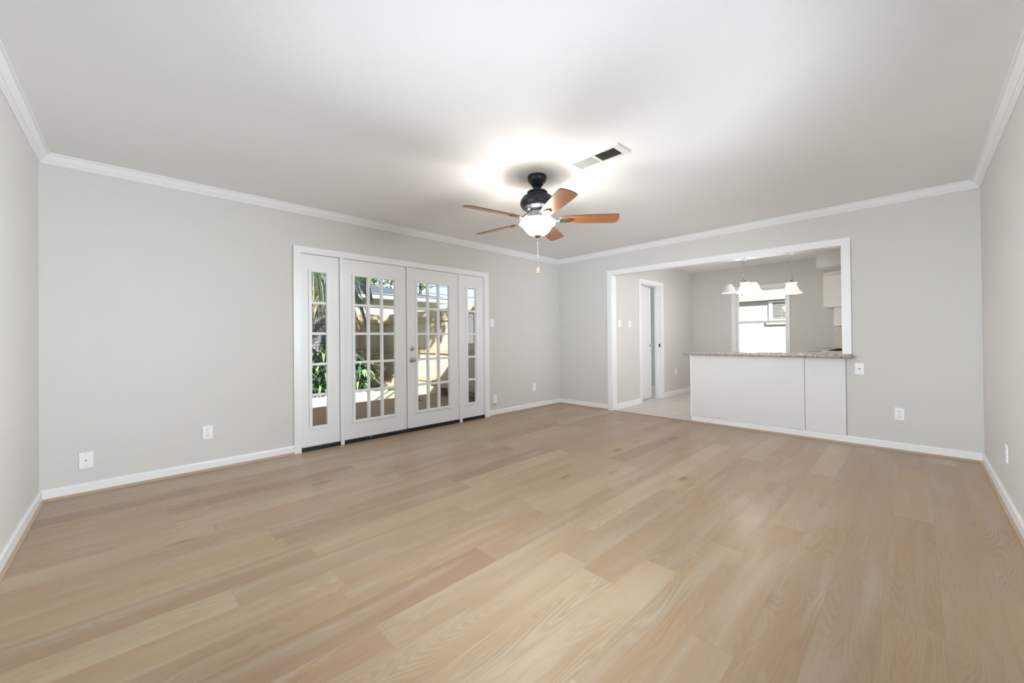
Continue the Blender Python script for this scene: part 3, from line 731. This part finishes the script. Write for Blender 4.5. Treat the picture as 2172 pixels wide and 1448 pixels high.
for a, lit in ((168, 'shade_unlit'), (48, 'shade_lit2'), (-72, 'shade_lit2')):
    d = camR*math.cos(R(a))+camF*math.sin(R(a)); rad = .195
    P_ = lambda r, z: (CX+d.x*r, CY+d.y*r, z)
    arm = MB().tube([P_(.012, 2.075), P_(.026, 2.045), P_(.040, 2.018), P_(.056, 1.996), P_(.074, 1.979), P_(.094, 1.967), P_(.116, 1.961), P_(.138, 1.960), P_(.160, 1.963), P_(.179, 1.969), P_(rad, 1.979)], .005, 8).build('arm', 'chrome', cd, smooth=True)
    sc_ = (CX+d.x*rad, CY+d.y*rad, 0)
    MB().lathe([(0, 1.985), (.004, 1.980), (.008, 1.965), (.020, 1.955), (.024, 1.940), (0, 1.940)], sc_, 16).build('socket', 'nickel', arm, smooth=True)
    p = [(.022, 1.945), (.045, 1.930), (.064, 1.900), (.076, 1.860), (.088, 1.832), (.108, 1.812), (.110, 1.808)]
    MB().lathe(p+[(r-.004, z-.002) for r, z in p[::-1]], sc_, 36, closed=True).build('lamp_shade', lit, arm, smooth=True)
lamp('chandelier_bulb_light', 'POINT', (CX+.02, CY-.02, 1.70), 10, (1, .90, .80), radius=.08)

# ---------------------------------------------------------------- kitchen cabinets
k1 = thing('wall_cabinet', 'cream white wall cabinet with crown edge hanging under the soffit', 'cabinet', (2.83, -3.52, 1.55))
MB().box((2.50, -3.27, 1.55), (KX-.003, KY+.003, 2.045)).build('cabinet_body', 'cabinet', k1)
m = MB()
m.prism([(2.50, -3.27, 2.04), (2.44, -3.27+.03, 2.088), (2.44, KY+.004, 2.088), (2.50, KY+.004, 2.04)], (0, 0, .0012))
m.bm.free(); m = MB()
vs = [(2.497, -3.267, 2.035), (2.497, KY+.004, 2.035), (2.44, KY+.004, 2.088), (2.44, -3.232, 2.088)]
m.prism([Vector(v) for v in ((2.497, KY+.004, 2.035), (2.440, KY+.004, 2.075), (2.440, KY+.004, 2.088), (2.51, KY+.004, 2.088), (2.51, KY+.004, 2.035))], (0, (-3.262)-(KY+.004), 0))
m.build('crown_edge', 'cabinet', k1)
for i, x in enumerate((2.515, 2.835)):
    d_ = MB().box((x, -3.27, 1.565), (x+.30, -3.252, 2.03), .004).build('cabinet_door', 'cabinet', k1)
k2 = thing('range_hood', 'white range hood tucked under the wall cabinet beside the wall', 'range hood', (2.85, -3.55, 1.25))
m = MB(); m.box((2.55, -3.372, 1.255), (3.14, KY+.003, 1.549), .004); m.build('hood_body', 'cabinet', k2)
MB().box((2.60, -3.374, 1.27), (3.09, -3.368, 1.30), .001).build('grille', 'louvre', k2)
MB().box((KX-.008, -3.305, .91), (KX, KY+.002, 1.26)).build('stone_backsplash', 'marble', loc=(KX, -3.53, .91), label='pale mottled stone backsplash on the kitchen end wall under the hood', category='backsplash')
b1 = thing('base_cabinet', 'white kitchen base cabinet at the back under the far granite top', 'cabinet', (2.6, -3.45, 0), 'kitchen base cabinets')
MB().box((2.06, -3.16, .0), (KX-.012, KY+.002, .874)).build('cabinet_body', 'cabinet', b1)
MB().box((2.10, -3.16, .12), (2.58, -3.142, .84), .004).build('cabinet_door', 'cabinet', b1)
MB().box((2.62, -3.16, .12), (3.10, -3.142, .84), .004).build('cabinet_door', 'cabinet', b1)
bullnose_slab(2.03, KX-.01, KY+.003, -3.12, .874, .910, .012, .02).build('kitchen_countertop', 'granite', loc=(2.6, -3.45, .874), smooth=True, label='far grey granite kitchen counter behind the bar near the backsplash', category='countertop')
b2 = thing('base_cabinet', 'white kitchen base cabinet in front, carrying the black cooktop', 'cabinet', (1.5, -3.58, 0), 'kitchen base cabinets')
MB().box((1.20, -3.43, .0), (1.80, KY+.002, .874)).build('cabinet_body', 'cabinet', b2)
MB().box((1.22, -3.43, .12), (1.78, -3.412, .84), .004).build('cabinet_door', 'cabinet', b2)
bullnose_slab(1.17, 1.83, KY+.003, -3.39, .874, .912, .012, .02).build('kitchen_countertop', 'granite', loc=(1.5, -3.58, .874), smooth=True, label='nearer granite kitchen counter with the black cooktop, just behind the bar', category='countertop')
ck = thing('cooktop', 'black cooktop on the nearer kitchen counter at the right end of the bar', 'cooktop', (1.45, -3.6, .912))
MB().box((1.19, -3.47, .912), (1.75, KY+.02, .922), .003).build('cooktop_plate', 'black', ck)
for x, y in ((1.33, -3.56), (1.60, -3.56)):
    m = MB(); m.tube([(x+.055*math.cos(a), y+.055*math.sin(a), .927) for a in [2*math.pi*q/18 for q in range(19)]], .005, 6); m.build('burner', 'black', ck)

# ================================================================ outdoors
ZD = -.12; ZG = -.22
MB().box((-9, T, ZD-.06), (-.02, 3.42, ZD)).build('deck', 'deck', **ST)
MB().box((-14, 3.42, ZG-.1), (12, 22, ZG)).build('lawn', 'lawn', kind='stuff', label='bright sunlit grass beyond the wooden deck', category='grass')
MB().box((-14, 5.85, ZG), (-.1, 6.48, ZG+.03)).build('planting_bed', 'soil', kind='stuff', label='dark mulch bed along the back of the yard', category='mulch')
# eave of this house, shading the deck
MB().box((-9, T, 2.56), (.6, .66, 2.68)).build('roof_eave', 'fascia', **ST)
MB().box((-1.25, .66, 2.56), (.6, 1.32, 2.68)).build('added_shade_slab', 'fascia', **ST)  # unseen slab added beyond the eave to shade the fence by the house
MB().box((-9, -LB-1, 2.68), (KX+.6, .66, 2.72)).build('roof', 'roof', **ST)

def picket_fence(name, label, p0, p1, top, nposts, rails_side):
    p0 = Vector(p0); p1 = Vector(p1); d = (p1-p0); Ln = d.length; d.normalize(); n = Vector((-d.y, d.x, 0))*rails_side
    t = thing(name, label, 'fence', (p0.x, p0.y, ZG), 'wooden yard fences')
    m = MB(); k = 0; s = 0
    while s < Ln:
        wd = .138; a = p0+d*s; b_ = p0+d*min(Ln, s+wd); z1 = top+random.uniform(-.012, .012)
        pts = [Vector((a.x, a.y, ZG)), Vector((b_.x, b_.y, ZG)), Vector((b_.x, b_.y, z1-.03)), Vector((b_.x, b_.y, z1-.03))-d*.03+Vector((0, 0, .03)), Vector((a.x, a.y, z1))+d*.03, Vector((a.x, a.y, z1-.03))]
        m.prism(pts, n*.016+Vector((0, 0, 0))); s += wd+.006; k += 1
    m.build('pickets', 'fence', t)
    for z in (.10, .78, top-.28):
        m = MB(); a = p0+n*.016; b_ = p1+n*.016
        pts = [a+Vector((0, 0, z)), a+n*.04+Vector((0, 0, z)), a+n*.04+Vector((0, 0, z+.088)), a+Vector((0, 0, z+.088))]
        m.prism(pts, b_-a); m.build('rail', 'fence_rail', t)
    for i in range(nposts):
        q = p0+d*(Ln*(i+.5)/nposts)+n*.056; m = MB(); m.box((q.x-.045, q.y-.045, ZG), (q.x+.045, q.y+.045, top-.05)); m.build('post', 'fence_rail', t)
picket_fence('wooden_fence', 'weathered board fence running out from the house on the right of the deck', (0, .75, 0), (0, 6.5, 0), 1.83, 3, 1)
picket_fence('wooden_fence', 'weathered board fence across the back of the yard behind the plants', (-1.35, 6.52, 0), (0, 6.52, 0), 1.86, 1, -1)
# corner bench on the deck
bn = thing('deck_bench', 'low wooden bench built along the fence at the edge of the deck', 'bench', (-.25, 2.3, ZD))
m = MB()
for k in range(3): m.box((-.45+k*.13, 1.5, .165), (-.45+k*.13+.12, 3.30, .20), .003)
m.build('seat', 'fence_rail', bn)
MB().box((-.47, 1.5, .07), (-.44, 3.30, .165)).build('apron', 'fence_rail', bn)
for y in (1.7, 3.1): MB().box((-.36, y-.05, ZD), (-.2, y+.05, .165)).build('leg', 'fence_rail', bn)

# house behind the side fence
hs = thing('neighbour_house', 'low house with dark shingle hip roof and pale fascia behind the fence', 'house', (1, 11.5, ZG))
MB().box((-.9, 9.35, ZG), (3.7, 14, 2.59)).build('wall', 'house_wall', hs)
MB().box((-1.5, 8.97, 2.59), (4.10, 9.0, 2.76)).build('fascia', 'fascia', hs)
MB().box((-1.5, 9.0, 2.59), (4.10, 14.5, 2.61)).build('soffit', 'fascia', hs)
MB().box((4.10, 8.97, 2.59), (4.13, 14.5, 2.76)).build('fascia', 'fascia', hs)
m = MB(); v = [m.bm.verts.new(p) for p in ((-1.55, 8.93, 2.74), (4.18, 8.93, 2.74), (4.18, 14.5, 2.74), (-1.55, 14.5, 2.74), (-1.55, 11.7, 3.66), (2.5, 11.7, 3.40), (2.4, 11.9, 3.40))]
for f in ((0, 1, 5, 4), (1, 2, 5), (2, 3, 4, 5), (0, 4, 3), (0, 3, 2, 1)): m.bm.faces.new([v[i] for i in f])
m.bm.verts.remove(v[6]); m.build('roof', 'roof', hs)
# sided outbuilding at the back left
sh = thing('garden_shed', 'grey sided outbuilding behind the plants and the palm', 'shed', (-4, 8, ZG))
MB().box((-7, 6.85, ZG), (-1.40, 8.5, 2.5)).build('wall', 'siding', sh)
MB().box((-7.2, 6.55, 2.5), (-1.3, 6.59, 2.72)).build('fascia', 'fascia', sh)
m = MB(); m.prism([(-7.2, 6.55, 2.72), (-7.2, 8.8, 2.72), (-7.2, 7.7, 3.3)], (5.9, 0, 0)); m.build('roof', 'roof', sh)

# palm
pm = thing('palm_tree', 'palm tree with dry hanging fronds beside the deck', 'palm tree', (-2.40, 5.45, ZG))
MB().tube([(-2.42, 5.45, ZG), (-2.40, 5.45, 1.0), (-2.36, 5.45, 2.0), (-2.28, 5.45, 2.95)], [.09, .07, .07, .11], 14).build('trunk', 'trunk', pm, smooth=True)
def frond(root, az, el, length, droop, mat, name, n=40, lw=.017, ll=.40):
    m = MB(); p = Vector((-2.28, 5.45, 2.95)); d = Vector((math.cos(az)*math.cos(el), math.sin(az)*math.cos(el), math.sin(el))); pts = [p.copy()]
    for k in range(n):
        p = p+d*(length/n); pts.append(p.copy()); d = (d+Vector((0, 0, -droop/n))).normalized()
        if k > 3:
            sd = d.cross(Vector((0, 0, 1))).normalized()
            for s_ in (-1, 1):
                dr = (sd*s_*.8+d*.7+Vector((0, 0, -.55+random.uniform(-.25, .15)))).normalized()
                m.leaf(p, dr, ll*random.uniform(.75, 1.1), lw, .9, 3)
    m.tube(pts, [.014]*(len(pts)-1)+[.005], 5)
    m.build(name, mat, root)
for k in range(17):
    frond(pm, R(-150+k*21.5+random.uniform(-8, 8)), R(random.uniform(0, 35)), random.uniform(1.5, 2.1), random.uniform(2.2, 3.2), 'frond', 'frond')
for k in range(12):
    frond(pm, R(-120+k*31+random.uniform(-8, 8)), R(random.uniform(-50, -20)), random.uniform(.7, 1.2), random.uniform(1.6, 2.4), 'frond_dead', 'dry_frond', 30, .015, .5)

for k in range(9):
    frond(pm, R(-75+k*11+random.uniform(-4, 4)), R(random.uniform(-20, 20)), random.uniform(1.1, 1.9), random.uniform(2.4, 3.2), 'frond', 'frond')
for k in range(6):
    frond(pm, R(-100+k*16), R(random.uniform(-60, -35)), random.uniform(.7, 1.1), 2.0, 'frond_dead', 'dry_frond', 30, .015, .5)

# broad leaved plants at the back
def clump(label, x, y, h, n, mats, name='leafy_plant', cat='plant', wd=.11, spread=.5, z0=None):
    z0 = ZG+.03 if z0 is None else z0
    t = thing(name, label, cat, (x, y, z0), 'plants along the back of the yard')
    for mi, mt in enumerate(mats):
        m = MB()
        for k in range(n//len(mats)):
            az = random.uniform(0, 2*math.pi); bz = z0+h*random.uniform(.02, .7); r = random.uniform(.0, .22)
            el = random.uniform(.3, 1.2)
            m.leaf((x+r*math.cos(az), y+r*math.sin(az), bz), (math.cos(az)*spread, math.sin(az)*spread, el), h*random.uniform(.3, .55), wd*random.uniform(.7, 1.2), random.uniform(1.0, 2.4), 5)
        m.build(['foliage', 'inner_foliage', 'pale_foliage'][mi], mt, t)
    m = MB()
    for k in range(5):
        a = random.uniform(0, 6.28); m.tube([(x+.04*math.cos(a), y+.04*math.sin(a), z0-.03), (x+.14*math.cos(a), y+.14*math.sin(a), z0+h*.6)], .012, 5)
    m.build('stems', 'leaf_dark', t)
clump('dark leafy plant at the left edge of the left sidelight, before the grey siding', -2.55, 5.95, 1.5, 200, ['leaf_dark', 'leaf'], wd=.08)
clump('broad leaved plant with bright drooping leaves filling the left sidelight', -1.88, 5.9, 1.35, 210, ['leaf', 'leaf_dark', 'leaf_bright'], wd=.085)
clump('dark leafy plant in front of the corner of the sided outbuilding', -1.35, 6.15, 1.3, 190, ['leaf_dark', 'leaf'], wd=.08)
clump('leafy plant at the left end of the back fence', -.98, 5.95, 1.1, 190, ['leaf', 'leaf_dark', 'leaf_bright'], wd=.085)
for x, y, lb in ((-.62, 5.55, 'low spiky grass tuft on the lawn before the back fence, left of its twin'), (-.28, 5.35, 'low spiky grass tuft on the lawn nearest the side fence')):
    t = thing('grass_tuft', lb, 'grass', (x, y, ZG), 'grass tufts on the lawn'); m = MB()
    for k in range(70):
        az = random.uniform(0, 6.28); m.leaf((x+random.uniform(-.16, .16), y+random.uniform(-.1, .1), ZG), (math.cos(az)*.6, math.sin(az)*.6, 1), random.uniform(.12, .26), .02, 1.2, 3)
    m.build('blades', 'leaf_bright', t)
# trees beyond the roofs
def leafy_tree(label, x, y, zc, r, n, mat, trunk_r=.15, foot=None):
    t = thing('leafy_tree', label, 'tree', (x, y, ZG), 'trees beyond the neighbouring roofs')
    f_ = foot or (x, y)
    MB().tube([(f_[0], f_[1], ZG), (f_[0]+.02, f_[1], zc-r*1.2), (x, y, zc)], [trunk_r, trunk_r*.7, trunk_r*.3], 10).build('trunk', 'trunk', t)
    m = MB()
    for k in range(n):
        v_ = Vector((random.gauss(0, 1), random.gauss(0, 1), random.gauss(0, 1))).normalized()*r*random.uniform(.35, 1)**.6
        v_.z *= .75
        m.leaf(Vector((x, y, zc))+v_, (random.uniform(-1, 1), random.uniform(-1, 1), random.uniform(-.4, .5)), .24, .17, .6, 2)
    m.build('crown', mat, t)
leafy_tree('green tree showing over the middle of the dark shingle roof', 3.2, 16.5, 5.3, 2.6, 2600, 'bush')
leafy_tree('sparse green tree top against the sky right of the roof', 6.6, 15.5, 5.2, 1.7, 700, 'bush')
leafy_tree('leafy tree beyond the roofs at the far right of the fence', 9.5, 12.5, 3.6, 1.0, 500, 'bush')
# tree of this yard, casting the dappled shade on the side fence
leafy_tree('yard tree beside the deck whose shade dapples the fence', -2.9, .55, 5.0, 1.1, 420, 'bush', .07, foot=(-3.3, 1.25))
leafy_tree('unseen second tree added to shade the far end of the fence', -2.35, 2.6, 3.85, 1.1, 900, 'bush', .06, foot=(-3.05, 1.9))  # out of view, added to deepen the shade on the fence's far end
# dry leaves
for x, y, lb in ((-1.15, 2.75, 'cluster of dry brown leaves on the deck nearest the lawn'), (-1.25, 1.65, 'cluster of dry brown leaves on the deck nearer the glass doors')):
    m = MB()
    for k in range(10):
        m.leaf((x+random.uniform(-.07, .07), y+random.uniform(-.07, .07), ZD+.01), (random.uniform(-1, 1), random.uniform(-1, 1), random.uniform(0, .5)), .07, .045, .6, 3)
    m.build('dry_leaves', 'dry_leaf', loc=(x, y, ZD), kind='stuff', label=lb, category='leaves')
# power lines
m = MB()
for y, z, s_ in ((12.0, 4.05, .05), (12.2, 3.72, .2), (12.4, 3.4, -.1)):
    m.tube([(5 + k*1.2, y, z+s_*k*.15) for k in range(8)], .012, 5)
m.build('power_line', 'black', loc=(8, 12, 3.4), label='thin dark power lines crossing the sky seen in the right sidelight', category='cable')
# orange roofed house far right
h3 = thing('neighbour_house', 'small house with brown gable roof peeking over the fence at far right', 'house', (7.8, 13.5, ZG))
MB().box((6.3, 12.6, ZG), (9.2, 15, 2.35)).build('wall', 'house_wall', h3)
m = MB(); m.prism([(6.0, 12.3, 2.35), (9.5, 12.3, 2.35), (7.9, 12.3, 2.95)], (0, 3, 0)); m.build('roof', 'blade', h3)

# brick house beyond the kitchen window
hb = thing('neighbour_house', 'white painted brick house close outside the kitchen window', 'house', (8.6, -.6, ZG))
HBX = 8.5
MB().box((HBX, -7, ZG), (HBX+.3, 5, 2.6)).build('wall', 'brick', hb)
m = MB(); m.box((HBX-.13, -7, 2.19), (HBX-.10, 5, 2.62)); m.box((HBX-.10, -7, 2.19), (HBX, 5, 2.205)); m.build('eave', 'eave', hb)
m = MB(); m.prism([(HBX-.18, -7, 2.62), (HBX-.18, -7, 2.66), (HBX+3, -7, 4.0), (HBX+3, -7, 3.9)], (0, 12, 0)); m.build('roof', 'roof', hb)
m = MB(); y0, y1, z0, z1 = -1.19, -2.2, 1.60, 2.15
m.box((HBX-.03, y0, z0+.03), (HBX+.02, y0-.09, z1-.04)); m.box((HBX-.03, y1+.09, z0+.03), (HBX+.02, y1, z1-.04)); m.box((HBX-.03, y0, z0-.02), (HBX+.02, y1, z0+.03)); m.box((HBX-.03, y0, z1-.04), (HBX+.02, y1, z1))
wf = m.build('window_frame', 'trim', hb)
MB().box((HBX-.006, y0-.09, z0+.03), (HBX-.001, y1+.09, z1-.04)).build('dark_opening', 'black', wf)
m = MB(); z = z0+.05
while z < z1-.05:
    m.box((HBX-.022, y0-.095, z), (HBX-.010, y1+.095, z+.020), 0, rot=Matrix.Rotation(R(20), 3, 'Y')); z += .042
m.box((HBX-.025, y0-.33, z0+.03), (HBX-.02, y0-.338, z1-.04)); m.build('blinds', 'eave', wf)
MB().box((HBX-.06, y0+.06, 1.46), (HBX+.02, y1-.06, 1.57)).build('window_sill', 'brick', hb)
MB().box((KX+T, -12, ZG-.1), (14, 3.4, ZG)).build('side_yard_ground', 'soil', kind='stuff', label='bare ground of the side yard outside the kitchen window', category='ground')
